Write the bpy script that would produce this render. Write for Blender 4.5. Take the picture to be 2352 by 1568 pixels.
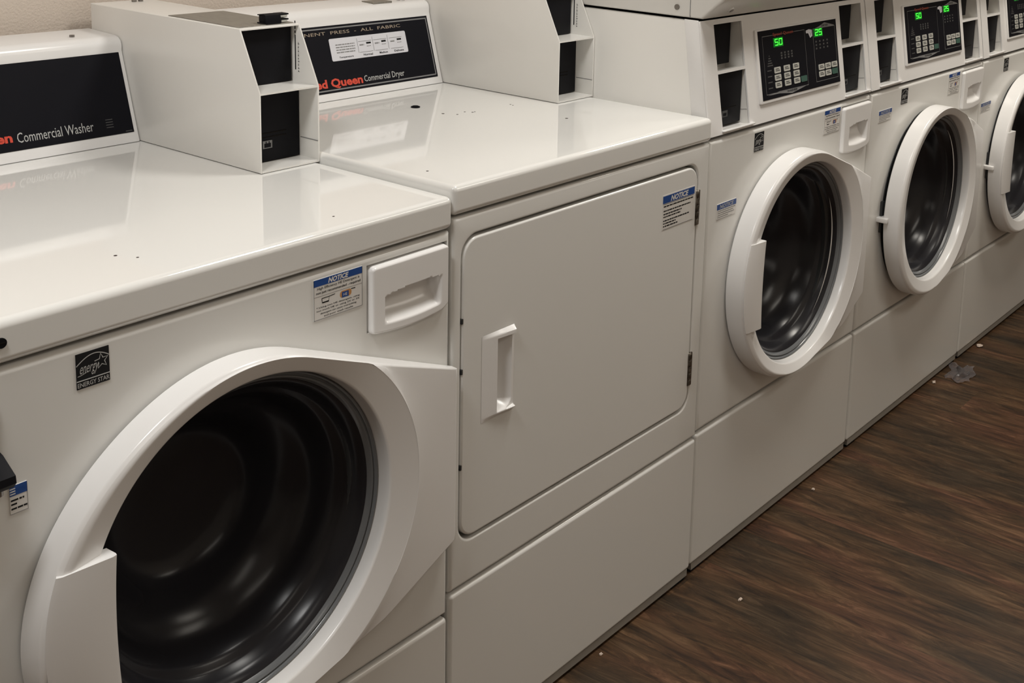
import bpy, bmesh, math, random
from mathutils import Vector, Matrix

random.seed(7)
R = math.radians
scene = bpy.context.scene
for o in list(bpy.data.objects):
    bpy.data.objects.remove(o, do_unlink=True)
COL = scene.collection

# ------------------------------------------------------------------ camera
cam_d = bpy.data.cameras.new('camera')
cam_d.sensor_fit = 'HORIZONTAL'
cam_d.sensor_width = 36.0
cam_d.lens = 2787.98 / 2352 * 36.0
cam_d.shift_x = -335.83 / 2352
cam_d.shift_y = -567.35 / 2352
cam_d.clip_start = 0.05
cam = bpy.data.objects.new('camera', cam_d)
COL.objects.link(cam)
cr = Vector((0.57654611, -0.81605639, 0.04057772))
cu = Vector((0.12745673, 0.13888127, 0.98207269))
cf = Vector((0.80706218, 0.56103829, -0.18408333))
cam.matrix_world = Matrix(((cr.x, cu.x, -cf.x, -1.2212),
                           (cr.y, cu.y, -cf.y, -1.2026),
                           (cr.z, cu.z, -cf.z, 1.4206),
                           (0, 0, 0, 1)))
scene.camera = cam

# ------------------------------------------------------------------ world, lights, exposure
vs = scene.view_settings
vs.view_transform = 'Standard'
vs.look = 'None'
vs.gamma = 1.0
vs.use_curve_mapping = False
vs.exposure = 0.0
world = bpy.data.worlds.new('world')
scene.world = world
world.use_nodes = True
wb = world.node_tree.nodes['Background']
wb.inputs[0].default_value = (1.0, 0.93, 0.84, 1)
wb.inputs[1].default_value = 0.05

CEIL = 2.45


def area_light(name, loc, size, size_y, power, col, rot=(0, 0, 0)):
    d = bpy.data.lights.new(name, 'AREA')
    d.shape = 'RECTANGLE'
    d.size, d.size_y = size, size_y
    d.energy = power
    d.color = col
    o = bpy.data.objects.new(name, d)
    COL.objects.link(o)
    o.location = loc
    o.rotation_euler = rot
    return o


# dome lamps along the aisle: x, y, watts, colour (set cool near and warm far to tint the row)
LAMPS = ((-1.05, -0.25, 15.5, (1.0, 0.995, 0.975)), (0.60, -0.30, 12.5, (1.0, 0.975, 0.925)), (2.25, -0.42, 17.5, (1.0, 0.945, 0.85)))
for (lx, ly, lw, lc) in LAMPS:
    lamp = area_light('ceiling_light', (lx, ly, CEIL - 0.13), 0.42, 0.42, lw, lc)
    lamp.data.shape = 'DISK'
# fill panels added further out over the aisle to soften light on the fronts
FILL_PANELS = ((-0.9, -1.75, 1.6, (1.0, 0.99, 0.96)), (1.9, -1.75, 8.0, (1.0, 0.945, 0.85)))
for (lx, ly, lw, lc) in FILL_PANELS:
    area_light('fill_panel_light', (lx, ly, CEIL - 0.035), 1.15, 0.55, lw, lc)


# ------------------------------------------------------------------ materials
def mat(name, col, rough=0.5, metal=0.0, spec=0.5, coat=0.0, bump=None, emit=None, noise=None):
    m = bpy.data.materials.new(name)
    m.use_nodes = True
    nt = m.node_tree
    b = nt.nodes['Principled BSDF']
    b.inputs['Base Color'].default_value = (*col, 1)
    b.inputs['Roughness'].default_value = rough
    b.inputs['Metallic'].default_value = metal
    b.inputs['Specular IOR Level'].default_value = spec
    if coat:
        b.inputs['Coat Weight'].default_value = coat
        b.inputs['Coat Roughness'].default_value = 0.04
    if emit:
        b.inputs['Emission Color'].default_value = (*emit[0], 1)
        b.inputs['Emission Strength'].default_value = emit[1]
    tc = None
    if bump or noise:
        tc = nt.nodes.new('ShaderNodeTexCoord')
    if bump:
        scale, strength, dist = bump
        n = nt.nodes.new('ShaderNodeTexNoise')
        n.inputs['Scale'].default_value = scale
        n.inputs['Detail'].default_value = 3
        nt.links.new(tc.outputs['Object'], n.inputs['Vector'])
        bp = nt.nodes.new('ShaderNodeBump')
        bp.inputs['Strength'].default_value = strength
        bp.inputs['Distance'].default_value = dist
        nt.links.new(n.outputs['Fac'], bp.inputs['Height'])
        nt.links.new(bp.outputs['Normal'], b.inputs['Normal'])
    if noise:
        scale, col2, lo, hi, stretch = noise
        mp = nt.nodes.new('ShaderNodeMapping')
        mp.inputs['Scale'].default_value = stretch
        nt.links.new(tc.outputs['Object'], mp.inputs['Vector'])
        n = nt.nodes.new('ShaderNodeTexNoise')
        n.inputs['Scale'].default_value = scale
        n.inputs['Detail'].default_value = 5
        nt.links.new(mp.outputs['Vector'], n.inputs['Vector'])
        r = nt.nodes.new('ShaderNodeValToRGB')
        r.color_ramp.elements[0].position = lo
        r.color_ramp.elements[0].color = (*col, 1)
        r.color_ramp.elements[1].position = hi
        r.color_ramp.elements[1].color = (*col2, 1)
        nt.links.new(n.outputs['Fac'], r.inputs['Fac'])
        nt.links.new(r.outputs['Color'], b.inputs['Base Color'])
    return m


ENAMEL = mat('white_enamel', (0.765, 0.76, 0.735), rough=0.16, spec=0.5, bump=(900, 0.02, 0.0004))
LID = mat('glossy_white_lid', (0.80, 0.795, 0.77), rough=0.055, spec=0.5)
LID.node_tree.nodes['Principled BSDF'].inputs['IOR'].default_value = 1.75
PLASTIC = mat('white_plastic', (0.82, 0.81, 0.80), rough=0.22, spec=0.5)
CABIN = mat('white_sheet_metal', (0.78, 0.765, 0.73), rough=0.25, spec=0.45)
BLACK = mat('black_panel', (0.007, 0.007, 0.010), rough=0.55, spec=0.10)
BLACKP = mat('black_plastic', (0.006, 0.006, 0.008), rough=0.5, spec=0.12)
GROOVE_SHADE = mat('grey_groove_shade', (0.22, 0.21, 0.19), rough=0.7)  # grey that paints in the shade round the detergent drawer
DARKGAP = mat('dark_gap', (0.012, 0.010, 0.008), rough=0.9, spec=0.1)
RUBBER = mat('dark_rubber', (0.03, 0.032, 0.034), rough=0.3, spec=0.5)
GASKET = mat('grey_gasket', (0.16, 0.17, 0.18), rough=0.2, spec=0.6)
DRUM = mat('dark_steel', (0.06, 0.06, 0.065), rough=0.35, metal=0.8)
RAIL = mat('dull_rail', (0.30, 0.28, 0.25), rough=0.6)
STEEL = mat('worn_steel', (0.30, 0.27, 0.23), rough=0.4, metal=0.9, noise=(60, (0.10, 0.085, 0.07), 0.4, 0.6, (1, 1, 1)))
BRUSHED = mat('grey_brushed_plate', (0.20, 0.185, 0.16), rough=0.45, metal=0.3, noise=(40, (0.27, 0.25, 0.21), 0.35, 0.65, (12, 1, 1)))
INKW = mat('white_ink', (0.46, 0.46, 0.45), rough=0.6)
INKR = mat('red_ink', (0.62, 0.065, 0.035), rough=0.5)
INKDR = mat('dull_red_ink', (0.33, 0.06, 0.035), rough=0.5)
INKK = mat('black_ink', (0.010, 0.010, 0.011), rough=0.6, spec=0.2)
INKT = mat('tan_ink', (0.36, 0.29, 0.22), rough=0.6)
INKG = mat('grey_ink', (0.22, 0.22, 0.22), rough=0.6)
INKDG = mat('dim_grey_ink', (0.07, 0.07, 0.07), rough=0.6)
BLUE = mat('blue_ink', (0.010, 0.060, 0.25), rough=0.45)
ORANGE = mat('orange_ink', (0.50, 0.25, 0.09), rough=0.5)
PAPER = mat('label_paper', (0.70, 0.68, 0.65), rough=0.4)
LABEL = mat('label_film', (0.66, 0.66, 0.70), rough=0.4)
KEY = mat('grey_key', (0.50, 0.50, 0.46), rough=0.5)
KEYG = mat('green_key', (0.045, 0.11, 0.085), rough=0.5)
GREEN = mat('green_digits', (0.02, 0.3, 0.02), emit=((0.05, 1.0, 0.04), 2.2))
GREENBG = mat('green_glow_lens', (0.004, 0.035, 0.006), rough=0.3, emit=((0.0, 0.30, 0.02), 0.35))
SCREW = mat('screw_steel', (0.28, 0.26, 0.24), rough=0.35, metal=0.9)
CHIP = mat('chipped_paint', (0.05, 0.035, 0.03), rough=0.8)


def glass_material(name, tint, extra=0.0):
    m = bpy.data.materials.new(name)
    m.use_nodes = True
    nt = m.node_tree
    nt.nodes.clear()
    out = nt.nodes.new('ShaderNodeOutputMaterial')
    tr = nt.nodes.new('ShaderNodeBsdfTransparent')
    tr.inputs[0].default_value = (*tint, 1)
    gl = nt.nodes.new('ShaderNodeBsdfGlossy')
    gl.inputs['Roughness'].default_value = 0.03
    gl.inputs[0].default_value = (0.8, 0.85, 0.9, 1)
    fr = nt.nodes.new('ShaderNodeFresnel')
    fr.inputs[0].default_value = 1.4
    mx = nt.nodes.new('ShaderNodeMixShader')
    nt.links.new(fr.outputs[0], mx.inputs[0])
    nt.links.new(tr.outputs[0], mx.inputs[1])
    nt.links.new(gl.outputs[0], mx.inputs[2])
    nt.links.new(mx.outputs[0], out.inputs[0])
    return m


BOWL = mat('smoked_glass_bowl', (0.020, 0.020, 0.024), rough=0.24, spec=0.28)
FILM = glass_material('clear_film', (0.86, 0.84, 0.86))
_nt = FILM.node_tree
_df = _nt.nodes.new('ShaderNodeBsdfDiffuse')
_df.inputs[0].default_value = (0.75, 0.70, 0.72, 1)
_m2 = _nt.nodes.new('ShaderNodeMixShader')
_m2.inputs[0].default_value = 0.10
_out = _nt.nodes['Material Output']
_nt.links.new(_out.inputs[0].links[0].from_socket, _m2.inputs[1])
_nt.links.new(_df.outputs[0], _m2.inputs[2])
_nt.links.new(_m2.outputs[0], _out.inputs[0])


# ------------------------------------------------------------------ mesh builder
class Frame:
    """u,v in the surface, d outward."""
    def __init__(s, o=(0, 0, 0), u=(1, 0, 0), v=(0, 0, 1)):
        s.o, s.u, s.v = Vector(o), Vector(u).normalized(), Vector(v).normalized()
        s.n = s.u.cross(s.v)

    def p(s, u, v, d=0.0):
        return s.o + s.u * u + s.v * v + s.n * d


class MB:
    def __init__(s):
        s.bm = bmesh.new()
        s.mats = []

    def mi(s, m):
        if m not in s.mats:
            s.mats.append(m)
        return s.mats.index(m)

    def merge(s, t, m, smooth=True):
        i = s.mi(m)
        for f in t.faces:
            f.material_index = i
            f.smooth = smooth
        me = bpy.data.meshes.new('tmp')
        t.to_mesh(me)
        t.free()
        s.bm.from_mesh(me)
        bpy.data.meshes.remove(me)

    def faces(s, verts, faces, m, smooth=True, recalc=False):
        t = bmesh.new()
        vs_ = [t.verts.new(v) for v in verts]
        for f in faces:
            try:
                t.faces.new([vs_[i] for i in f])
            except ValueError:
                pass
        if recalc:
            bmesh.ops.recalc_face_normals(t, faces=t.faces[:])
        s.merge(t, m, smooth)

    def box(s, x0, x1, y0, y1, z0, z1, m, bevel=0.0, seg=3):
        t = bmesh.new()
        bmesh.ops.create_cube(t, size=1.0)
        for v in t.verts:
            v.co = Vector(((x0 + x1) / 2 + v.co.x * (x1 - x0), (y0 + y1) / 2 + v.co.y * (y1 - y0), (z0 + z1) / 2 + v.co.z * (z1 - z0)))
        if bevel > 0:
            bmesh.ops.bevel(t, geom=t.edges[:], offset=bevel, segments=seg, profile=0.5, affect='EDGES', clamp_overlap=True)
        s.merge(t, m)

    def fbox(s, fr, u0, u1, v0, v1, d0, d1, m, bevel=0.0, seg=2):
        t = bmesh.new()
        bmesh.ops.create_cube(t, size=1.0)
        for v in t.verts:
            v.co = fr.p((u0 + u1) / 2 + v.co.x * (u1 - u0), (v0 + v1) / 2 + v.co.z * (v1 - v0), (d0 + d1) / 2 - v.co.y * (d1 - d0))
        if bevel > 0:
            bmesh.ops.bevel(t, geom=t.edges[:], offset=bevel, segments=seg, profile=0.5, affect='EDGES', clamp_overlap=True)
        bmesh.ops.recalc_face_normals(t, faces=t.faces[:])
        s.merge(t, m)

    def fpoly(s, fr, pts, d0, d1, m, bevel=0.0, seg=2, bevel_back=False):
        """extruded polygon in a frame; front edge loop may be bevelled"""
        t = bmesh.new()
        front = [t.verts.new(fr.p(u, v, d1)) for u, v in pts]
        back = [t.verts.new(fr.p(u, v, d0)) for u, v in pts]
        ff = t.faces.new(front)
        t.faces.new(back[::-1])
        n = len(pts)
        for i in range(n):
            j = (i + 1) % n
            t.faces.new([front[i], back[i], back[j], front[j]])
        bmesh.ops.recalc_face_normals(t, faces=t.faces[:])
        if bevel > 0:
            es = list(ff.edges)
            bmesh.ops.bevel(t, geom=es, offset=bevel, segments=seg, profile=0.5, affect='EDGES', clamp_overlap=True)
        s.merge(t, m)

    def prism_x(s, prof, x0, x1, m, bevel=0.0, seg=3):
        """profile of (y,z) extruded along x"""
        t = bmesh.new()
        a = [t.verts.new((x0, y, z)) for y, z in prof]
        b = [t.verts.new((x1, y, z)) for y, z in prof]
        fa = t.faces.new(a)
        fb = t.faces.new(b[::-1])
        n = len(prof)
        for i in range(n):
            j = (i + 1) % n
            t.faces.new([a[i], b[i], b[j], a[j]])
        bmesh.ops.recalc_face_normals(t, faces=t.faces[:])
        if bevel > 0:
            bmesh.ops.bevel(t, geom=list(fa.edges) + list(fb.edges), offset=bevel, segments=seg, profile=0.5, affect='EDGES', clamp_overlap=True)
        s.merge(t, m)

    def rings(s, rings, m, closed=True, cap=False):
        """list of rings, each a list of points of one length"""
        n = len(rings[0])
        verts = [p for r in rings for p in r]
        fs = []
        for k in range(len(rings) - 1):
            for i in range(n if closed else n - 1):
                j = (i + 1) % n
                fs.append((k * n + i, k * n + j, (k + 1) * n + j, (k + 1) * n + i))
        if cap:
            k = len(rings) - 1
            fs.append(tuple(k * n + i for i in range(n)))
        s.faces(verts, fs, m)

    def lathe_y(s, cx, cz, prof, m, n=96, cap=False, flip=False):
        rs = []
        for r, y in prof:
            rs.append([(cx + r * math.cos(2 * math.pi * i / n), y, cz + r * math.sin(2 * math.pi * i / n)) for i in range(n)])
        if flip:
            rs = [r[::-1] for r in rs]
        s.rings(rs, m, True, cap)

    def disc(s, fr, u, v, r, d0, d1, m, n=16):
        s.fpoly(fr, [(u + r * math.cos(2 * math.pi * i / n), v + r * math.sin(2 * math.pi * i / n)) for i in range(n)], d0, d1, m)

    def grid(s, fr, u0, u1, v0, v1, nu, nv, fn, m):
        verts = []
        for j in range(nv + 1):
            for i in range(nu + 1):
                u = u0 + (u1 - u0) * i / nu
                v = v0 + (v1 - v0) * j / nv
                r = fn(u, v)
                if isinstance(r, tuple):
                    verts.append(fr.p(*r))
                else:
                    verts.append(fr.p(u, v, r))
        fs = []
        for j in range(nv):
            for i in range(nu):
                a = j * (nu + 1) + i
                fs.append((a, a + 1, a + nu + 2, a + nu + 1))
        s.faces(verts, fs, m)

    def text(s, fr, body, u0, v0, u1, v1, d, m, shear=0.0, bold=0.0, keep=False):
        """lettering stretched to the rectangle u0..u1, v0..v1"""
        c = bpy.data.curves.new('t', 'FONT')
        c.body = body
        c.size = 1.0
        c.resolution_u = 2
        c.offset = bold
        c.shear = shear
        o = bpy.data.objects.new('t', c)
        COL.objects.link(o)
        dg = bpy.context.evaluated_depsgraph_get()
        me = bpy.data.meshes.new_from_object(o.evaluated_get(dg))
        bpy.data.objects.remove(o)
        bpy.data.curves.remove(c)
        xs = [v.co.x for v in me.vertices]
        ys = [v.co.y for v in me.vertices]
        ax, bx, ay, by = min(xs), max(xs), min(ys), max(ys)
        t = bmesh.new()
        t.from_mesh(me)
        bpy.data.meshes.remove(me)
        for v in t.verts:
            v.co = fr.p(u0 + (v.co.x - ax) / (bx - ax) * (u1 - u0), v0 + (v.co.y - ay) / (by - ay) * (v1 - v0), d)
        for f in t.faces:
            if f.normal.dot(fr.n) < 0:
                f.normal_flip()
        s.merge(t, m, False)

    def stroke(s, fr, pts, w, d, m, closed=False):
        """flat ribbon along a polyline"""
        n = len(pts)
        P = [Vector(p) for p in pts]
        L, Rr = [], []
        for i in range(n):
            a = P[i - 1] if (i > 0 or closed) else P[i]
            b = P[(i + 1) % n] if (i < n - 1 or closed) else P[i]
            t = (b - a)
            t = t.normalized() if t.length else Vector((1, 0))
            nn = Vector((-t.y, t.x)) * w / 2
            L.append(P[i] + nn)
            Rr.append(P[i] - nn)
        verts = [fr.p(q.x, q.y, d) for q in L] + [fr.p(q.x, q.y, d) for q in Rr]
        fs = []
        for i in range(n if closed else n - 1):
            j = (i + 1) % n
            fs.append((n + i, n + j, j, i))
        s.faces(verts, fs, m, smooth=False)

    def build(s, name, parent=None, wn=False, sharp=40, loc=None):
        me = bpy.data.meshes.new(name)
        s.bm.to_mesh(me)
        s.bm.free()
        for m in s.mats:
            me.materials.append(m)
        me.set_sharp_from_angle(angle=R(sharp))
        o = bpy.data.objects.new(name, me)
        COL.objects.link(o)
        if parent:
            o.parent = parent
        if loc:
            o.location = loc
        if wn:
            md = o.modifiers.new('wn', 'WEIGHTED_NORMAL')
            md.keep_sharp = True
            md.weight = 100
        return o


def tag(o, label=None, cat=None, group=None, kind=None):
    if label:
        o['label'] = label
    if cat:
        o['category'] = cat
    if group:
        o['group'] = group
    if kind:
        o['kind'] = kind
    return o


def thing(name, label, cat, loc, group=None):
    o = bpy.data.objects.new(name, None)
    o.empty_display_size = 0.1
    COL.objects.link(o)
    o.location = loc
    return tag(o, label, cat, group)


def rrect(u0, u1, v0, v1, r, n=6):
    pts = []
    rr = r if isinstance(r, (list, tuple)) else [r] * 4
    for (cx, cy, a0, q) in ((u1 - rr[0], v1 - rr[0], 0, rr[0]), (u0 + rr[1], v1 - rr[1], 90, rr[1]),
                            (u0 + rr[2], v0 + rr[2], 180, rr[2]), (u1 - rr[3], v0 + rr[3], 270, rr[3])):
        for i in range(n + 1):
            a = R(a0 + 90 * i / n)
            pts.append((cx + q * math.cos(a), cy + q * math.sin(a)))
    return pts


# ------------------------------------------------------------------ the room
X0, X1, Y0, Y1 = -2.7, 5.6, -2.35, 0.765

floor_m = bpy.data.materials.new('brown_vinyl_planks')
floor_m.use_nodes = True
nt = floor_m.node_tree
b = nt.nodes['Principled BSDF']
tc = nt.nodes.new('ShaderNodeTexCoord')
sep = nt.nodes.new('ShaderNodeSeparateXYZ')
nt.links.new(tc.outputs['Object'], sep.inputs[0])


def math_node(op, a, bval=None):
    n = nt.nodes.new('ShaderNodeMath')
    n.operation = op
    for i, q in enumerate((a, bval)):
        if q is None:
            continue
        if isinstance(q, (int, float)):
            n.inputs[i].default_value = q
        else:
            nt.links.new(q, n.inputs[i])
    return n.outputs[0]


PW = 0.152
row = math_node('FLOOR', math_node('DIVIDE', sep.outputs['X'], PW))
wn1 = nt.nodes.new('ShaderNodeTexWhiteNoise')
wn1.noise_dimensions = '1D'
nt.links.new(row, wn1.inputs['W'])
yo = math_node('ADD', sep.outputs['Y'], math_node('MULTIPLY', wn1.outputs['Value'], 1.2))
cellv = math_node('FLOOR', math_node('DIVIDE', yo, 1.22))
comb = nt.nodes.new('ShaderNodeCombineXYZ')
nt.links.new(row, comb.inputs[0])
nt.links.new(cellv, comb.inputs[1])
wn2 = nt.nodes.new('ShaderNodeTexWhiteNoise')
wn2.noise_dimensions = '3D'
nt.links.new(comb.outputs[0], wn2.inputs['Vector'])
# grain stretched along the plank
addv = nt.nodes.new('ShaderNodeVectorMath')
addv.operation = 'ADD'
sc_ = nt.nodes.new('ShaderNodeVectorMath')
sc_.operation = 'SCALE'
sc_.inputs['Scale'].default_value = 7.0
nt.links.new(wn2.outputs['Color'], sc_.inputs[0])
nt.links.new(tc.outputs['Object'], addv.inputs[0])
nt.links.new(sc_.outputs[0], addv.inputs[1])
mp = nt.nodes.new('ShaderNodeMapping')
mp.inputs['Scale'].default_value = (40, 5.2, 1)
nt.links.new(addv.outputs[0], mp.inputs[0])
g1 = nt.nodes.new('ShaderNodeTexNoise')
g1.inputs['Scale'].default_value = 1.0
g1.inputs['Detail'].default_value = 9
g1.inputs['Roughness'].default_value = 0.74
g1.inputs['Distortion'].default_value = 1.1
nt.links.new(mp.outputs[0], g1.inputs['Vector'])
mp2 = nt.nodes.new('ShaderNodeMapping')
mp2.inputs['Scale'].default_value = (9, 2.6, 1)
nt.links.new(addv.outputs[0], mp2.inputs[0])
g2 = nt.nodes.new('ShaderNodeTexNoise')
g2.inputs['Scale'].default_value = 1.0
g2.inputs['Detail'].default_value = 3
nt.links.new(mp2.outputs[0], g2.inputs['Vector'])
r1 = nt.nodes.new('ShaderNodeValToRGB')
e = r1.color_ramp.elements
e[0].position = 0.35
e[0].color = (0.022, 0.014, 0.010, 1)
e[1].position = 0.67
e[1].color = (0.152, 0.098, 0.066, 1)
e3 = e.new(0.52)
e3.color = (0.070, 0.042, 0.026, 1)
nt.links.new(g1.outputs['Fac'], r1.inputs[0])
r2 = nt.nodes.new('ShaderNodeValToRGB')
e = r2.color_ramp.elements
e[0].position = 0.36
e[0].color = (0.56, 0.58, 0.50, 1)
e[1].position = 0.66
e[1].color = (1.22, 0.92, 0.78, 1)
em = e.new(0.52)
em.color = (1.0, 0.88, 0.66, 1)
nt.links.new(g2.outputs['Fac'], r2.inputs[0])
mul = nt.nodes.new('ShaderNodeMix')
mul.data_type = 'RGBA'
mul.blend_type = 'MULTIPLY'
mul.inputs[0].default_value = 1.0
nt.links.new(r1.outputs[0], mul.inputs[6])
nt.links.new(r2.outputs[0], mul.inputs[7])
nt.links.new(mul.outputs[2], b.inputs['Base Color'])
b.inputs['Roughness'].default_value = 0.42
b.inputs['Specular IOR Level'].default_value = 0.35
bpn = nt.nodes.new('ShaderNodeBump')
bpn.inputs['Strength'].default_value = 0.12
bpn.inputs['Distance'].default_value = 0.002
nt.links.new(g1.outputs['Fac'], bpn.inputs['Height'])
nt.links.new(bpn.outputs[0], b.inputs['Normal'])

WALLM = mat('beige_textured_plaster', (0.63, 0.55, 0.475), rough=0.75, spec=0.2, bump=(230, 0.45, 0.003))
WALL2 = mat('beige_plaster', (0.60, 0.54, 0.47), rough=0.85, spec=0.2)
CEILM = mat('white_ceiling', (0.78, 0.74, 0.68), rough=0.9, spec=0.1)


def slab(name, x0, x1, y0, y1, z0, z1, m):
    q = MB()
    q.box(x0, x1, y0, y1, z0, z1, m)
    return tag(q.build(name), kind='structure')


slab('floor', X0, X1, Y0, Y1, -0.05, 0.0, floor_m)
slab('ceiling', X0, X1, Y0, Y1, CEIL, CEIL + 0.05, CEILM)
slab('wall_back', X0, X1, Y1, Y1 + 0.08, 0, CEIL, WALLM)
slab('wall_front', X0, X1, Y0 - 0.08, Y0, 0, CEIL, WALL2)
slab('wall_left', X0 - 0.08, X0, Y0, Y1, 0, CEIL, WALL2)
slab('wall_right', X1, X1 + 0.08, Y0, Y1, 0, CEIL, WALL2)


# ------------------------------------------------------------------ washer door
def hull_rho(th, r0, P1, P2):
    """outline of the door round its centre: circle joined by tangents to a straight hinge edge"""
    d = Vector((math.cos(th), math.sin(th)))
    best = r0
    for P, sgn in ((P1, 1), (P2, -1)):
        D = P.length
        a = math.atan2(P.y, P.x)
        ta = a + sgn * math.acos(r0 / D)
        nrm = Vector((math.cos(ta), math.sin(ta)))
        T = nrm * r0
        # ray meets the tangent line between T and P
        den = d.dot(nrm)
        if den > 1e-6:
            s = r0 / den
            q = d * s
            if (q - T).dot(P - T) >= -1e-5 and (q - P).dot(T - P) >= -1e-5:
                best = max(best, s)
    # hinge edge x = P1.x
    if d.x > 1e-6:
        s = P1.x / d.x
        yy = d.y * s
        if P2.y - 1e-4 <= yy <= P1.y + 1e-4:
            best = max(best, s)
    return best


FZ = 0.0460
LY = 0.0365


def make_door(root, W, cx, cz, handle=True, angle=0.0, edge=0.004, push=0.0, stack=False, rim=(0.2485, -0.020, -0.0035, 0.0315), bore=0.0):
    r0, dx, dz, arc = rim          # the outer ring sits a little left of and below the opening
    P1 = Vector((W - edge - cx - dx, (0.121 if stack else 0.106) - dz))
    P2 = Vector((W - edge - cx - dx, -0.168 - dz))
    angs = [2 * math.pi * i / 180 for i in range(180)]
    for P in (P1, P2):
        a = math.atan2(P.y, P.x) % (2 * math.pi)
        k = min(range(180), key=lambda i: abs(angs[i] - a))
        angs[k] = a
    ox = cx - W       # mesh is built round the hinge line at x = W
    gs = (bore + 0.2128) / 0.2028
    rings = []
    defs = []
    for th in angs:
        rho = hull_rho(th, r0, P1, P2)
        dg_ = math.degrees(th) % 360
        if not stack:
            rho += 0.010 * math.exp(-((dg_ - 195) / 30) ** 2) - 0.008 * math.exp(-((dg_ - 125) / 28) ** 2)
        xr = P1.x

        def flare(r):
            """depth of the plane that runs from the ring down to the hinge edge"""
            k_ = max(0.0, (r * math.cos(th) - 0.225) / (xr - 0.225))
            return -0.0425 + 0.0245 * min(1.0, k_)
        c = max(0.0, math.cos(th))
        r1 = min(r0 - 0.006 + arc * c ** 1.2, rho - 0.0062)
        ye = flare(rho)
        # (weight of the outer centre, radius, y)
        L = [(1, 0.215, -0.001), (1, rho - 0.008, -0.001), (1, rho - 0.002, -0.002), (1, rho, -0.005),
             (1, rho - 0.0006, ye * 0.90), (1, rho - 0.0016, ye * 0.96), (1, rho - 0.0034, ye * 0.995)]
        ra = rho - 0.0048
        rb = r1 + 0.010
        if rb > ra:
            L += [(1, ra, ye - 0.0012), (0.95, ra - 0.0004, ye - 0.0018), (0.8, (ra + r1) / 2, -FZ + 0.0010)]
        else:
            L += [(1, ra, flare(ra)), (0.9, (ra + rb) / 2, flare((ra + rb) / 2)), (0.8, rb, flare(rb) - 0.002)]
        L.append((0.6, r1, -FZ))
        L.append((0.5, r1 - 0.0025, -FZ + 0.0006))
        L.append((0, bore + 0.2190, -LY - 0.0016))
        L.append((0, bore + 0.2168, -LY - 0.0004))
        L.append((0, bore + 0.2155, -LY + 0.0015))
        L.append((0, bore + 0.2145, -0.0290))
        L.append((0, bore + 0.2135, -0.0200))
        L.append((0, bore + 0.2125, -0.0160))
        L.append((0, bore + 0.2125, -0.0010))
        defs.append(L)
    for k in range(len(defs[0])):
        rings.append([(ox + defs[i][k][0] * dx + defs[i][k][1] * math.cos(angs[i]), defs[i][k][2], cz + defs[i][k][0] * dz + defs[i][k][1] * math.sin(angs[i])) for i in range(180)])
    rings = [r[::-1] for r in rings]
    q = MB()
    q.rings(rings, PLASTIC)
    door = q.build('door', root, wn=True, sharp=50, loc=(W, -0.001 - push, 0))
    door.rotation_euler = (0, 0, angle)
    # gasket rings round the pane
    q = MB()
    q.lathe_y(ox, cz, [(r_ * gs, y_ + 0.005) for r_, y_ in [(0.2028, -0.006), (0.2024, -0.0205), (0.2008, -0.0230), (0.1986, -0.0215), (0.1978, -0.0180), (0.1966, -0.0180),
                       (0.1952, -0.0200), (0.1932, -0.0193), (0.1922, -0.0158), (0.1905, -0.0145), (0.188, -0.004)]], GASKET, flip=True)
    tag(q.build('gasket', door, sharp=60), 'grey sealing rings round the pane')
    # concave smoked glass bowl with its steps
    q = MB()
    prof = [(0.196, -0.018), (0.1945, -0.0205), (0.190, -0.0185), (0.185, -0.008), (0.180, 0.003), (0.1765, 0.007), (0.1715, 0.0095), (0.167, 0.016), (0.161, 0.032), (0.156, 0.046),
            (0.149, 0.056), (0.140, 0.063), (0.129, 0.072), (0.119, 0.087), (0.110, 0.106), (0.103, 0.118), (0.094, 0.1265), (0.080, 0.131), (0.04, 0.134), (0.012, 0.135)]
    q.lathe_y(ox, cz, [(r_ * 0.975 * gs, y_ + 0.012) for r_, y_ in prof], BOWL, cap=True, flip=True)
    tag(q.build('glass', door, sharp=70), 'dark smoked glass bowl')
    if handle:
        q = MB()
        z0, z1 = (cz - 0.0865, cz + 0.099) if stack else (cz - 0.092, cz + 0.083)
        n = 14
        rr = []
        for i in range(n + 1):
            z = z0 + (z1 - z0) * i / n
            t = (z - cz) / 0.09
            xi = ox - (0.2015 if stack else 0.189) - 0.004 * (1 - t * t)
            xo = ox + dx - (r0 - 0.003 if stack else r0 + 0.002) * math.sqrt(max(0, 1 - ((z - cz - dz) / r0) ** 2))
            rr.append([(xo, -FZ + 0.0015, z), (xo + 0.006, -FZ - 0.0012, z), (xi - 0.006, -FZ - 0.0062, z), (xi - 0.0012, -FZ - 0.0052, z), (xi, -FZ - 0.0015, z),
                       (xi - 0.001, -LY + 0.006, z), (xi - 0.03, -LY + 0.010, z), (xo + 0.01, -LY + 0.008, z)])
        q.rings([r for r in rr], PLASTIC)
        verts = rr[0] + rr[-1]
        m_ = len(rr[0])
        q.faces(verts, [tuple(range(m_)), tuple(range(2 * m_ - 1, m_ - 1, -1))], PLASTIC, smooth=False)
        bmesh.ops.remove_doubles(q.bm, verts=q.bm.verts[:], dist=1e-5)
        bmesh.ops.recalc_face_normals(q.bm, faces=q.bm.faces[:])
        q.build('door_handle', door, sharp=35)
    return door


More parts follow.
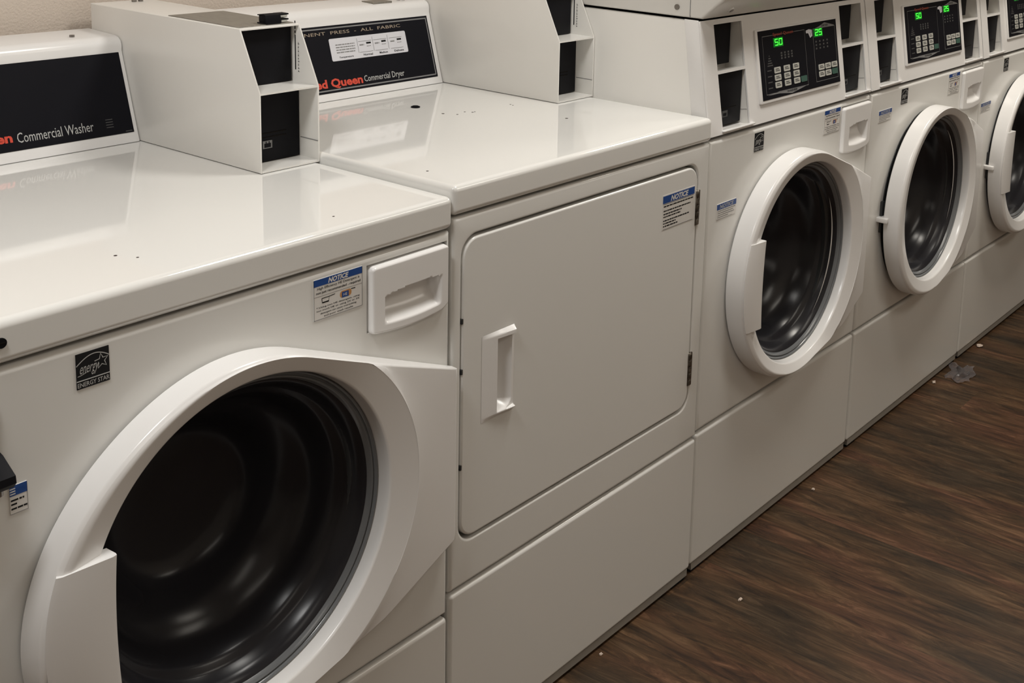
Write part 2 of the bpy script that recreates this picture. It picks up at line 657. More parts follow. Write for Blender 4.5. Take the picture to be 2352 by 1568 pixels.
def plate_with_round_hole(q, x0, x1, z0, z1, cx, cz, r, y0, y1, m, bev=0.006):
    """upright sheet with a round opening; front at y0, edge rounded back"""
    angs = [2 * math.pi * i / 96 for i in range(96)]
    for (x, z) in ((x0, z0), (x1, z0), (x1, z1), (x0, z1)):
        a = math.atan2(z - cz, x - cx) % (2 * math.pi)
        k = min(range(96), key=lambda i: abs(angs[i] - a))
        angs[k] = a

    def rect(th, ins):
        dx, dz = math.cos(th), math.sin(th)
        s = 1e9
        if dx > 1e-9:
            s = min(s, (x1 - ins - cx) / dx)
        if dx < -1e-9:
            s = min(s, (x0 + ins - cx) / dx)
        if dz > 1e-9:
            s = min(s, (z1 - ins - cz) / dz)
        if dz < -1e-9:
            s = min(s, (z0 + ins - cz) / dz)
        return s
    rings = []
    for (ins, y) in ((0, y1), (0, y0 + bev), (bev * 0.08, y0 + bev * 0.62), (bev * 0.29, y0 + bev * 0.29), (bev * 0.62, y0 + bev * 0.08), (bev, y0)):
        rings.append([(cx + rect(a, ins) * math.cos(a), y, cz + rect(a, ins) * math.sin(a)) for a in angs])
    for rr, y in ((r + 0.004, y0), (r, y0 + 0.004), (r, y1)):
        rings.append([(cx + rr * math.cos(a), y, cz + rr * math.sin(a)) for a in angs])
    rings.append(rings[0])
    rings = [k[::-1] for k in rings]
    q.rings(rings, m)
    bmesh.ops.remove_doubles(q.bm, verts=q.bm.verts[:], dist=1e-6)


def cut_box(o, x0, x1, y0, y1, z0, z1):
    """take a box out of a finished sheet"""
    cut = MB()
    cut.box(x0, x1, y0, y1, z0, z1, ENAMEL)
    c = cut.build('cut_tmp', o.parent)
    o.modifiers.clear()
    md = o.modifiers.new('cut', 'BOOLEAN')
    md.object, md.operation, md.solver = c, 'DIFFERENCE', 'EXACT'
    bpy.context.view_layer.update()
    dg = bpy.context.evaluated_depsgraph_get()
    me = bpy.data.meshes.new_from_object(o.evaluated_get(dg))
    o.modifiers.clear()
    me.set_sharp_from_angle(angle=R(40))
    o.data = me
    bpy.data.objects.remove(c, do_unlink=True)
    md = o.modifiers.new('wn', 'WEIGHTED_NORMAL')
    md.keep_sharp = True
    md.weight = 100


def washer_opening(root, cx, cz, rs=0.239):
    q = MB()
    q.lathe_y(cx - 0.020, cz - 0.002, [(rs + 0.0005, 0.010), (rs, -0.0020), (rs - 0.012, -0.0030), (0.205, 0.010), (0.200, 0.04), (0.212, 0.06), (0.215, 0.10)], RUBBER, flip=True)
    q.build('door_seal', root)
    q = MB()
    q.lathe_y(cx, cz, [(0.205, 0.10), (0.24, 0.12), (0.24, 0.42), (0.22, 0.45), (0.05, 0.46), (0.01, 0.455)], DRUM, cap=True, flip=True)
    q.build('drum', root)


def dispenser(root, u0, u1, v0, v1, ru0, ru1, rv0, rv1):
    """detergent drawer front with a scooped pull"""
    q = MB()
    D = 0.0075
    fr = Frame()
    # backing sheet, its grey standing for shade in the surround groove
    q.box(u0 - 0.004, u1 + 0.004, 0.026, 0.028, v0 - 0.004, v1 + 0.004, GROOVE_SHADE)
    nu, nv = 64, 56
    w, h = u1 - u0, v1 - v0

    def bottom(u):
        t = (u - u0) / w
        return v0 - 0.0065 * math.sin(math.pi * t) * 1.0 + 0.010 * max(0, (t - 0.86) / 0.14) ** 2 + 0.004 * max(0, (0.06 - t) / 0.06) ** 2

    def top(u):
        t = (u - u0) / w
        return v1 - 0.006 * max(0, (0.05 - t) / 0.05) ** 2 - 0.005 * max(0, (t - 0.95) / 0.05) ** 2

    def fn(u, v):
        t = (v - v0) / h
        lo, hi = bottom(u), top(u)
        vv = lo + (hi - lo) * t
        d = D
        tu = (u - ru0) / (ru1 - ru0)
        arch = rv1 + 0.004 * math.sin(math.pi * min(1, max(0, tu))) - 0.004 * (1 - min(1, max(0, tu)))
        low = rv0 - 0.003 * math.sin(math.pi * min(1, max(0, tu)))
        if 0 < tu < 1 and low < vv < arch:
            s = (vv - low) / (arch - low)
            side = min(1, tu / 0.05, (1 - tu) / 0.05)
            dep = 0.022 * (1 - (1 - min(1, s / 0.62)) ** 2)
            d = D - dep * side * (1 if s < 0.985 else (1 - s) / 0.015)
        eu = min(u - u0, u1 - u, vv - lo, hi - vv)
        if eu < 0.0045:
            k = max(0, eu) / 0.0045
            d = min(d, D - (D + 0.007) * (1 - k) ** 3)
        return (u, vv, d)
    q.grid(fr, u0, u1, v0, v1, nu, nv, fn, PLASTIC)
    return q.build('dispenser_drawer', root, sharp=60)


# ------------------------------------------------------------------ labels on the machines
def dashes(q, fr, u0, u1, v, h, d, m, rnd, gap=0.25):
    """a line of illegible small print: short word strokes"""
    u = u0
    while u < u1 - 0.001:
        w = rnd.uniform(1.2, 4.2) * h
        w = min(w, u1 - u)
        q.fbox(fr, u, u + w, v - h / 2, v + h / 2, d, d + 0.00015, m)
        u += w + h * rnd.uniform(0.35, 0.6)


def notice_label(root, u0, u1, v0, v1, style, seed, word='NOTICE', parent_fr=None):
    rnd = random.Random(seed)
    fr = parent_fr or Frame()
    w, h = u1 - u0, v1 - v0
    q = MB()
    d = 0.0009
    q.fbox(fr, u0, u1, v0, v1, 0.0, d, PAPER)
    e = d + 0.0002
    if style == 'soap':
        q.fbox(fr, u0, u1, v1 - 0.17 * h, v1, d, e, BLUE)
        q.text(fr, word, u0 + 0.29 * w, v1 - 0.155 * h, u0 + 0.71 * w, v1 - 0.025 * h, e + 0.0001, PAPER, shear=0.25, bold=0.04)
        for (a_, b_, c_, d_) in ((u0, u0 + 0.0007, v0, v1), (u1 - 0.0007, u1, v0, v1), (u0, u1, v0, v0 + 0.0007)):
            q.fbox(fr, a_, b_, c_, d_, d, e, INKG)
        q.text(fr, 'High Efficiency HE Detergent is', u0 + 0.07 * w, v1 - 0.28 * h, u0 + 0.94 * w, v1 - 0.20 * h, e, INKK, bold=0.01)
        q.text(fr, 'not just recommended - required', u0 + 0.05 * w, v1 - 0.385 * h, u0 + 0.96 * w, v1 - 0.305 * h, e, INKK, bold=0.02)
        q.fbox(fr, u0, u1, v1 - 0.425 * h, v1 - 0.418 * h, d, e, INKG)
        # measuring cup and detergent jug
        q.stroke(fr, [(u0 + 0.16 * w, v1 - 0.49 * h), (u0 + 0.17 * w, v1 - 0.60 * h), (u0 + 0.30 * w, v1 - 0.60 * h), (u0 + 0.31 * w, v1 - 0.49 * h), (u0 + 0.16 * w, v1 - 0.49 * h)], 0.0011, e, INKK)
        q.fbox(fr, u0 + 0.17 * w, u0 + 0.30 * w, v1 - 0.615 * h, v1 - 0.585 * h, d, e, INKK)
        q.stroke(fr, [(u0 + 0.31 * w, v1 - 0.49 * h), (u0 + 0.43 * w, v1 - 0.475 * h)], 0.0010, e, INKK)
        q.fpoly(fr, rrect(u0 + 0.53 * w, u0 + 0.77 * w, v1 - 0.635 * h, v1 - 0.465 * h, 0.004), d, d + 0.0001, ORANGE)
        q.fbox(fr, u0 + 0.57 * w, u0 + 0.71 * w, v1 - 0.635 * h, v1 - 0.495 * h, d, e, BLUE)
        q.text(fr, 'HE', u0 + 0.60 * w, v1 - 0.60 * h, u0 + 0.68 * w, v1 - 0.53 * h, e + 0.0001, PAPER)
        q.stroke(fr, [(u0 + 0.76 * w, v1 - 0.48 * h), (u0 + 0.85 * w, v1 - 0.485 * h)], 0.0012, e, INKK)
        for k, (a, c, tx) in enumerate(((0.05, 0.94, '* Using non HE detergent, using'), (0.05, 0.94, 'too much HE or using 2X or 3X'), (0.13, 0.87, 'detergent can cause oversudsing'), (0.2, 0.8, 'and poor wash results'))):
            vv = v1 - (0.705 + 0.078 * k) * h
            q.text(fr, tx, u0 + a * w, vv - 0.026 * h, u0 + c * w, vv + 0.026 * h, e, INKK, bold=0.015)
    elif style == 'plain':
        q.fbox(fr, u0, u1, v1 - 0.24 * h, v1 - 0.03 * h, d, e, BLUE)
        q.text(fr, word, u0 + 0.24 * w, v1 - 0.22 * h, u0 + 0.80 * w, v1 - 0.06 * h, e + 0.0001, PAPER, shear=0.25, bold=0.04)
        q.fbox(fr, u0 + 0.02 * w, u1 - 0.03 * w, v1 - 0.27 * h, v1 - 0.25 * h, d, e, INKG)
        for k, (vv, c) in enumerate(((0.33, 0.97), (0.46, 0.88), (0.55, 0.60), (0.63, 0.57), (0.74, 0.84), (0.82, 0.42), (0.90, 0.48))):
            dashes(q, fr, u0 + 0.03 * w, u0 + c * w, v1 - vv * h, 0.036 * h, d, INKK, rnd)
        q.fbox(fr, u0 + 0.03 * w, u1 - 0.05 * w, v0 + 0.01 * h, v0 + 0.025 * h, d, e, INKG)
    elif style == 'wide':
        q.fbox(fr, u0, u1, v1 - 0.38 * h, v1 - 0.03 * h, d, e, BLUE)
        q.text(fr, word, u0 + 0.14 * w, v1 - 0.34 * h, u0 + 0.86 * w, v1 - 0.08 * h, e + 0.0001, INKW, shear=0.2, bold=0.02)
        for k, c in enumerate((0.95, 0.85, 0.9, 0.6)):
            dashes(q, fr, u0 + 0.04 * w, u0 + c * w, v1 - (0.48 + 0.13 * k) * h, 0.055 * h, d, INKG, rnd)
        q.fbox(fr, u0 + 0.02 * w, u1 - 0.2 * w, v0 + 0.01 * h, v0 + 0.03 * h, d, e, INKG)
    elif style == 'narrow':
        q.fbox(fr, u0, u1, v1 - 0.36 * h, v1, d, e, BLUE)
        for k in range(3):
            q.fbox(fr, u0 + 0.02 * w, u0 + 0.32 * w, v1 - (0.13 + 0.09 * k) * h, v1 - (0.09 + 0.09 * k) * h, e, e + 0.0001, PAPER)
        q.text(fr, 'NOTICE', u0 + 0.42 * w, v1 - 0.26 * h, u0 + 0.92 * w, v1 - 0.12 * h, e + 0.0001, BLUE, shear=0.2)
        for k, (vv, c) in enumerate(((0.52, 0.8), (0.66, 0.45), (0.82, 0.95))):
            dashes(q, fr, u0 + 0.05 * w, u0 + c * w, v1 - vv * h, 0.06 * h, d, INKK, rnd)
        q.fbox(fr, u0, u1, v0, v0 + 0.015 * h, d, e, INKG)
        q.fbox(fr, u1 - 0.02 * w, u1, v0, v1, d, e, INKG)
    return q.build('notice_label', root)


def energy_label(root, u0, u1, v0, v1):
    fr = Frame()
    w, h = u1 - u0, v1 - v0
    q = MB()
    d = 0.0009
    q.fbox(fr, u0, u1, v0, v1, 0, d, INKK)
    e = d + 0.0003
    U = lambda a: u0 + a * w
    V = lambda a: v0 + a * h
    arc = []
    for i in range(25):
        t = i / 24
        arc.append((U(t), V(0.66 + 0.30 * math.sin(math.pi * (0.06 + 0.80 * t)) - 0.05)))
    q.stroke(fr, arc, 0.028 * w, e, INKW)
    q.fbox(fr, u0, u1, V(0.215), V(0.24), d, e, INKW)
    q.text(fr, 'ENERGY STAR', U(0.02), V(0.045), U(0.98), V(0.175), e, INKW, bold=0.01)
    # open star
    cx, cy, r = 0.76, 0.63, 0.215
    pts = []
    for i in range(10):
        a = R(96 + 36 * i)
        k = r if i % 2 == 0 else r * 0.43
        pts.append((U(cx + k * math.cos(a)), V(cy + k * math.sin(a) * w / h * 1.08)))
    q.stroke(fr, pts[3:] + pts[:3], 0.030 * w, e, INKW)
    # brush script word
    q.text(fr, 'energy', U(0.10), V(0.32), U(0.68), V(0.62), e, INKW, shear=0.5)
    q.stroke(fr, [(U(0.03), V(0.37)), (U(0.14), V(0.385)), (U(0.3), V(0.43))], 0.02 * w, e, INKW)
    return q.build('energy_label', root)


# ------------------------------------------------------------------ cabinets
def open_cabinet(q, W, y0, y1, z0, z1, m, t=0.012):
    q.box(0.002, 0.002 + t, y0, y1, z0, z1, m, 0.003, 2)
    q.box(W - 0.002 - t, W - 0.002, y0, y1, z0, z1, m, 0.003, 2)
    q.box(0.002 + t, W - 0.002 - t, y1 - t, y1, z0, z1, m)
    q.box(0.002 + t, W - 0.002 - t, y0 + 0.03, y1 - t, z0, z0 + t, m)


def coin_case(root, W, zT, clip_plate=False):
    """wedge-fronted coin meter case standing on the lid, flush with the right side"""
    x1 = W + 0.0
    x0 = x1 - 0.1105
    yb = 0.2887
    zs, zt = zT + 0.1225, zT + 0.2145
    ys = 0.333
    yk = 0.733
    z0 = zT + 0.001
    t = 0.0028
    q = MB()
    side = [(yb, z0), (yb, zs), (ys, zt), (yk, zt), (yk, z0)]
    for a, b_ in ((x0, x0 + t), (x1 - t, x1)):
        q.prism_x(side, a, b_, CABIN, 0.0008, 2)
    # top sheet with rounded long edges, back, floor, shelf
    prof = [(ys, zt - t), (ys, zt - 0.001), (ys + 0.002, zt + 0.0005), (yk, zt + 0.0005), (yk, zt - t)]
    q.prism_x(prof, x0 + 0.001, x1 - 0.001, CABIN, 0.003, 3)
    q.box(x0 + t, x1 - t, yk - t, yk, z0, zt - t, CABIN)
    q.box(x0 + t, x1 - t, yb, yk - t, z0, z0 + t, CABIN)
    q.box(x0 + t, x1 - t, yb + 0.0005, yk - t, zs - t, zs, CABIN)
    # seam of the drawer sleeve on the inner right wall
    case = q.build('coin_meter_case', root, sharp=35)
    q = MB()
    yp = ys + 0.013
    q.box(x0 + t, x1 - 0.0065, yp, yp + 0.12, zs + 0.001, zt - t - 0.0005, BLACKP, 0.0012, 2)
    q.build('coin_slide_plate', case)
    q = MB()
    yd = 0.332
    q.box(x0 + t + 0.001, x1 - t - 0.001, yd, yd + 0.2, z0 + 0.004, zs - t - 0.001, BLACKP, 0.0015, 2)
    fr = Frame((0, yd, 0))
    zb = z0 + 0.036
    q.fbox(fr, x0 + 0.006, x1 - 0.03, zb + 0.012, zb + 0.0135, -0.001, 0.0006, DARKGAP)
    q.fbox(fr, x0 + 0.006, x1 - 0.03, zb + 0.0055, zb + 0.007, -0.001, 0.0006, DARKGAP)
    q.build('coin_drawer', case)
    q = MB()
    fr = Frame((0, yd - 0.0005, 0))
    q.fbox(fr, x0 + 0.036, x0 + 0.053, zb - 0.011, zb + 0.001, 0, 0.001, INKG)
    q.fbox(fr, x0 + 0.0385, x0 + 0.0505, zb - 0.0095, zb - 0.003, 0.001, 0.0013, BLACKP)
    q.fbox(fr, x0 + 0.041, x0 + 0.0425, zb - 0.003, zb, 0.001, 0.0013, BLACKP)
    q.fbox(fr, x0 + 0.0465, x0 + 0.048, zb - 0.003, zb, 0.001, 0.0013, BLACKP)
    q.build('drawer_lock', case)
    # printed strip on the inside of the right wall: upright lines of print
    q = MB()
    fi = Frame((x1 - t - 0.0002, 0, 0), (0, -1, 0), (0, 0, 1))
    uu = -(ys + 0.008)
    rnd = random.Random(3)
    v = zs + 0.019
    for seg in (0.055, 0.004, 0.013):
        q.fbox(fi, uu - 0.0008, uu + 0.0014, v, v + seg, 0, 0.0003, INKK)
        v += seg + 0.0025
    v = zs + 0.016
    while v < zt - 0.032:
        k = rnd.uniform(0.002, 0.0045)
        q.fbox(fi, uu + 0.0065, uu + 0.0065 + rnd.uniform(0.0018, 0.0035), v, v + 0.0012, 0, 0.0003, INKG)
        q.fbox(fi, uu + 0.0072, uu + 0.0080, v, v + k, 0, 0.0003, INKG)
        v += k + 0.0022
    q.build('printed_strip', case)
    q = MB()
    q.fbox(fi, -yd + 0.001, -yb - 0.0005, z0 + 0.033, z0 + 0.0342, 0, 0.0003, INKG)
    q.build('sleeve_seam', case)
    if clip_plate:
        q = MB()
        q.box(x0 + 0.006, x1 - 0.004, ys + 0.010, 0.522, zt + 0.0003, zt + 0.0016, BRUSHED, 0.0005, 1)
        tag(q.build('top_plate', case), 'dull grey metal cover plate')
        for dx in (0.066, 0.078):
            q = MB()
            q.disc(Frame((0, 0, zt), (1, 0, 0), (0, 1, 0)), x0 + dx, 0.712, 0.0042, 0.0, 0.0035, SCREW)
            q.build('screw', case)
    return case


def control_hood(root, x0, x1, zT, kind):
    """sloping backguard with a bullnose top and a black inlaid panel"""
    zb = zT + 0.001
    prof = [(0.735, zb), (0.600, zb), (0.601, zb + 0.004)]
    prof += [(0.6035, zb + 0.012), (0.6400, zb + 0.139)]
    prof += [(0.6415, zb + 0.146), (0.6410, zb + 0.154), (0.6435, zb + 0.1615), (0.649, zb + 0.1665), (0.657, zb + 0.169), (0.735, zb + 0.172)]
    q = MB()
    q.prism_x(prof, x0, x1, PLASTIC, 0.005, 3)
    hood = q.build('control_hood', root, sharp=40)
    # frame on the slope
    s0, s1 = Vector((0, 0.6035, zb + 0.012)), Vector((0, 0.6400, zb + 0.139))
    fr = Frame(s0, (1, 0, 0), (s1 - s0))
    k = (s1 - s0).length / 0.127       # plane length per unit height

    def V(z):
        return (z - 0.012 - zT - 0.001) * k
    q = MB()
    d = 0.0012
    if kind == 'washer':
        a, b_ = x0 + 0.012, x1 - 0.008
        q.fbox(fr, a, b_, V(zT + 0.0168), V(zT + 0.1442), -0.002, d, BLACK, 0.0006, 1)
        e = d + 0.0003
        wx = W_A   # local x of world 0 is the right edge
        q.text(fr, 'Speed Queen', wx - 0.455, V(zT + 0.0255), wx - 0.3145, V(zT + 0.0445), e, INKR, bold=0.035)
        q.text(fr, 'Commercial Washer', wx - 0.3075, V(zT + 0.0275), wx - 0.1865, V(zT + 0.0425), e, INKW)
        for i in range(4):
            q.fbox(fr, wx - 0.165, wx - 0.153, V(zT + 0.029 + 0.004 * i), V(zT + 0.0302 + 0.004 * i), d, e, INKDG)
        q.fbox(fr, wx - 0.134, wx - 0.123, V(zT + 0.019), V(zT + 0.0205), d, e, INKDG)
    else:
        a, b_ = x0 + 0.012, x1 - 0.0125
        lo, hi = V(zT + 0.0145), V(zT + 0.1385)
        q.fbox(fr, a, b_, lo, hi, -0.002, d, BLACK, 0.0006, 1)
        e = d + 0.0003
        for (p0, p1, r0_, r1_) in ((a + 0.004, b_ - 0.004, hi - 0.0065, hi - 0.004), (a + 0.004, b_ - 0.004, lo + 0.004, lo + 0.0065),
                                  (a + 0.004, a + 0.0062, lo + 0.004, hi - 0.004), (b_ - 0.0062, b_ - 0.004, lo + 0.004, hi - 0.004)):
            q.fbox(fr, p0, p1, r0_, r1_, d, e, INKG)
        q.text(fr, 'PERMANENT  PRESS  -  ALL  FABRIC', 0.190, V(zT + 0.1215), 0.489, V(zT + 0.1275), e, INKT)
        q.text(fr, 'Speed Queen', 0.212, V(zT + 0.0195), 0.367, V(zT + 0.0405), e, INKR, bold=0.035)
        q.text(fr, 'Commercial Dryer', 0.371, V(zT + 0.0225), 0.476, V(zT + 0.038), e, INKW, bold=0.005)
        # pale instruction strip
        l0, l1, m0, m1 = 0.303, 0.4985, V(zT + 0.0715), V(zT + 0.1135)
        q.fpoly(fr, rrect(l0, l1, m0, m1, 0.003, 3), d, e, LABEL)
        f = e + 0.0002
        w, h = l1 - l0, m1 - m0
        rnd = random.Random(11)
        for i in range(4):
            dashes(q, fr, l0 + 0.07 * w, l0 + 0.31 * w, m1 - (0.30 + 0.115 * i) * h, 0.05 * h, e, INKG, rnd)
        for t_ in (0.345, 0.545, 0.745):
            q.fbox(fr, l0 + t_ * w, l0 + t_ * w + 0.0008, m0 + 0.24 * h, m1 - 0.10 * h, e, f, INKG)
        for (c0, c1) in ((0.36, 0.53), (0.56, 0.73), (0.77, 0.94)):
            q.fbox(fr, l0 + c0 * w, l0 + c1 * w, m1 - 0.27 * h, m1 - 0.25 * h, e, f, INKG)
            dashes(q, fr, l0 + (c0 + 0.01) * w, l0 + (c0 + 0.07) * w, m1 - 0.42 * h, 0.06 * h, e, INKG, rnd)
            q.fbox(fr, l0 + (c0 + 0.10) * w, l0 + (c0 + 0.16) * w, m1 - 0.40 * h, m1 - 0.32 * h, e, f, INKK)
            dashes(q, fr, l0 + (c0 + 0.10) * w, l0 + (c0 + 0.16) * w, m1 - 0.50 * h, 0.03 * h, e, INKG, rnd)
            q.fbox(fr, l0 + c0 * w, l0 + c1 * w, m0 + 0.24 * h, m0 + 0.26 * h, e, f, INKG)
        for tx, c0, c1 in (('Temperature', 0.09, 0.27), ('Normal', 0.40, 0.52), ('Medium', 0.61, 0.72), ('Delicate', 0.81, 0.94)):
            q.text(fr, tx, l0 + c0 * w, m0 + 0.08 * h, l0 + c1 * w, m0 + 0.175 * h, f, INKK, bold=0.02)
    q.build('display_panel', hood)
    if kind == 'washer':
        spots = [(W_A - 0.178, 0.674)]
    else:
        spots = [(0.522, 0.674), (0.532, 0.671)]
        q = MB()
        q.box(0.437, 0.487, 0.655, 0.690, zb + 0.1655, zb + 0.1722, BRUSHED, 0.0005, 1)
        tag(q.build('top_sticker', hood), 'faded grey sticker')
    for (sx, sy) in spots:
        q = MB()
        q.disc(Frame((0, 0, zb + 0.169), (1, 0, 0), (0, 1, 0)), sx, sy, 0.004, 0.0, 0.004, SCREW)
        q.build('screw', hood)
    return hood


def add_screw(root, fr, u, v, r=0.005, m=None):
    q = MB()
    q.disc(fr, u, v, r, -0.001, 0.0022, m or SCREW)
    q.fbox(fr, u - r * 0.7, u + r * 0.7, v - r * 0.12, v + r * 0.12, 0.0020, 0.0025, DARKGAP)
    return q.build('screw', root)


def bottom_parts(root, W, zs, top_round=0.007):
    """kick panel and the dark foot rail under it"""
    q = MB()
    q.box(0.002, W - 0.002, -0.001, 0.03, 0.021, zs - 0.003, ENAMEL, top_round, 3)
    q.build('lower_panel', root, wn=True)
    q = MB()
    q.box(0.010, W - 0.010, 0.0008, 0.05, 0.007, 0.0215, RAIL)
    q.box(0.012, 0.06, 0.004, 0.05, 0.0, 0.010, BLACKP)
    q.box(W - 0.06, W - 0.012, 0.004, 0.05, 0.0, 0.010, BLACKP)
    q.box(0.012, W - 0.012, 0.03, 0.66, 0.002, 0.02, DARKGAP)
    q.build('base_rail', root)


# ------------------------------------------------------------------ machine A: front-load washer
W_A = 0.690
ZT_A, ZL_A, ZS_A = 0.9430, 0.8939, 0.2760
A = thing('front_load_washer', 'nearest white front-load washer, its black panel lettered Commercial Washer', 'washing machine', (-W_A, 0.0, 0), 'laundry machines standing in a row')
CXA, CZA = 0.321, 0.580
q = MB()
open_cabinet(q, W_A, 0.028, 0.72, 0.02, ZL_A, CABIN)
q.build('cabinet', A)
q = MB()
plate_with_round_hole(q, 0.002, W_A - 0.002, ZS_A + 0.003, ZL_A - 0.0035, CXA, CZA, 0.225, 0.0, 0.03, ENAMEL, 0.008)
panA = q.build('front_panel', A, sharp=50)
cut_box(panA, 0.5295, 0.6805, -0.05, 0.06, 0.782, 0.8785)
bottom_parts(A, W_A, ZS_A)
q = MB()
q.box(0.0, W_A, -0.003, 0.735, ZL_A + 0.001, ZT_A, LID, 0.0095, 4)
lidA = q.build('lid', A, wn=True)
washer_opening(A, CXA, CZA, 0.229)
make_door(A, W_A, CXA, CZA)
dispenser(A, 0.5325, 0.680, 0.7785, 0.8760, 0.556, 0.662, 0.7905, 0.8325)
notice_label(A, 0.4403, 0.5212, 0.8255, 0.8805, 'soap', 1)
notice_label(A, 0.046, 0.0645, 0.7285, 0.7600, 'narrow', 2)
energy_label(A, 0.1235, 0.1613, 0.8405, 0.8807)
control_hood(A, 0.0, W_A - 0.1115, ZT_A, 'washer')
coin_case(A, W_A, ZT_A, True)
q = MB()
q.prism_x([(0.0, 0.802), (-0.006, 0.8005), (-0.030, 0.786), (-0.031, 0.778), (-0.026, 0.772), (0.0, 0.766)], 0.0, 0.040, BLACKP, 0.0015, 2)
q.box(0.0, 0.037, -0.006, 0.0, 0.80, 0.862, BLACKP, 0.001, 2)
q.disc(Frame((0, 0, 0.774), (1, 0, 0), (0, -1, 0)), 0.028, 0.012, 0.006, -0.002, 0.012, SCREW)
tag(q.build('latch_bracket', A), 'black plastic bracket on the left of the front panel')
add_screw(A, Frame((0, -0.003, 0)), 0.0455, 0.9195, 0.0055, BLACKP)
fl = Frame((0, 0, ZT_A), (1, 0, 0), (0, 1, 0))
for (px, py, r_) in ((0.233, 0.1002, 0.0013), (0.2463, 0.0759, 0.001), (0.5096, 0.042, 0.001)):
    q = MB()
    q.disc(fl, px, py, r_ * 1.7, 0, 0.0003, CHIP, 7)
    q.build('paint_chip', A)

# ------------------------------------------------------------------ machine B: dryer
W_B = 0.691
ZT_B, ZL_B, ZS_B = 0.9569, 0.9105, 0.3071
B = thing('tumble_dryer', 'white tumble dryer with a plain rectangular door and black instruction panel', 'dryer', (0.0005, 0, 0), 'laundry machines standing in a row')
q = MB()
open_cabinet(q, W_B, 0.028, 0.72, 0.02, ZL_B, CABIN)
q.box(0.015, W_B - 0.015, 0.030, 0.034, 0.32, 0.9, DARKGAP)
q.build('cabinet', B)
bottom_parts(B, W_B, ZS_B)
q = MB()
q.box(0.0, W_B, -0.003, 0.735, ZL_B + 0.001, ZT_B, LID, 0.0095, 4)
q.build('lid', B, wn=True)
# front frame with a rounded opening
DU0, DU1, DV0, DV1 = 0.0205, 0.6535, 0.3815, 0.8765


def frame_plate(q, x0, x1, z0, z1, inner, y0, y1, m, bev):
    n = len(inner)
    cx, cz = sum(p[0] for p in inner) / n, sum(p[1] for p in inner) / n
    # outer points chosen corner by corner so that quads stay regular
    outer = []
    k = n // 4
    for i, (u, v) in enumerate(inner):
        c = i // k
        j = (i % k) / (k - 1)
        lim = [(x1, z1), (x0, z1), (x0, z0), (x1, z0)][min(c, 3)]
        if c == 0:
            outer.append((x1, v + (z1 - v) * min(1, 2 * j)) if j <= 0.5 else (u + (x1 - u) * (2 - 2 * j), z1))
        elif c == 1:
            outer.append((u + (x0 - u) * min(1, 2 * j), z1) if j <= 0.5 else (x0, v + (z1 - v) * (2 - 2 * j)))
        elif c == 2:
            outer.append((x0, v + (z0 - v) * min(1, 2 * j)) if j <= 0.5 else (u + (x0 - u) * (2 - 2 * j), z0))
        else:
            outer.append((u + (x1 - u) * min(1, 2 * j), z0) if j <= 0.5 else (x1, v + (z0 - v) * (2 - 2 * j)))

    def inset(p, s):
        return (min(max(p[0], x0 + s), x1 - s), min(max(p[1], z0 + s), z1 - s))
    rings = []
    for (ins, y) in ((0, y1), (0, y0 + bev), (bev * 0.29, y0 + bev * 0.29), (bev, y0)):
        rings.append([(inset(p, ins)[0], y, inset(p, ins)[1]) for p in outer])

    def grow(p, s):
        d = Vector((p[0] - cx, p[1] - cz))
        return (p[0] + math.copysign(s, d.x), p[1] + math.copysign(s, d.y))
    for (g, y) in ((0.0035, y0), (0.001, y0 + 0.001), (0.0, y0 + 0.0035), (0.0, y1)):
        rings.append([(grow(p, g)[0], y, grow(p, g)[1]) for p in inner])
    q.rings([r[::-1] for r in rings], m)


q = MB()
inner = rrect(DU0, DU1, DV0, DV1, 0.034, 8)
frame_plate(q, 0.002, W_B - 0.002, ZS_B + 0.003, ZL_B - 0.003, inner, 0.0, 0.03, ENAMEL, 0.006)
q.build('front_frame', B, wn=True, sharp=50)
q = MB()
fr = Frame()
q.fpoly(fr, rrect(DU0 + 0.0028, DU1 - 0.0028, DV0 + 0.0065, DV1 - 0.0052, 0.031, 8), -0.025, 0.0005, ENAMEL, 0.004, 3)
doorB = q.build('door', B, wn=True)
# moulded pull
q = MB()
HU0, HU1, HV0, HV1 = 0.0655, 0.1385, 0.567, 0.7085


def pull(u, v):
    u_ = (u - HU0) / (HU1 - HU0)
    D = 0.0085
    d = 0.0008 + (D - 0.0008) * min(1, u_ / 0.9)
    ev = min(v - HV0, HV1 - v)
    if ev < 0.006:
        d = 0.0008 + (d - 0.0008) * max(0, ev) / 0.006
    # scooped hand hold
    a0, b0, b1 = 0.0975, 0.5755, 0.6965
    if u > a0 and b0 < v < b1:
        k = min(1, (u - a0) / 0.0035, (v - b0) / 0.012, (b1 - v) / 0.004)
        depth = 0.027 * (1 - max(0, (u - a0) / (HU1 - a0)) ** 1.7)
        d = d - depth * k
        d = min(d, 0.0008 + 0.008 * max(0, (HU1 - u)) / (HU1 - a0)) if u > a0 + 0.02 else d
    elif u > HU1 - 0.003:
        d = min(d, 0.0008 + (D) * max(0, HU1 - u) / 0.003)
    return max(d, -0.0235)


q.grid(Frame((0, 0, 0)), HU0, HU1, HV0, HV1, 60, 96, pull, PLASTIC)
hb = q.build('door_handle', doorB, sharp=40)
# the door sheet behind the pull is open
cut_box(doorB, HU0 + 0.030, HU1 - 0.0005, -0.02, 0.05, 0.573, 0.699)

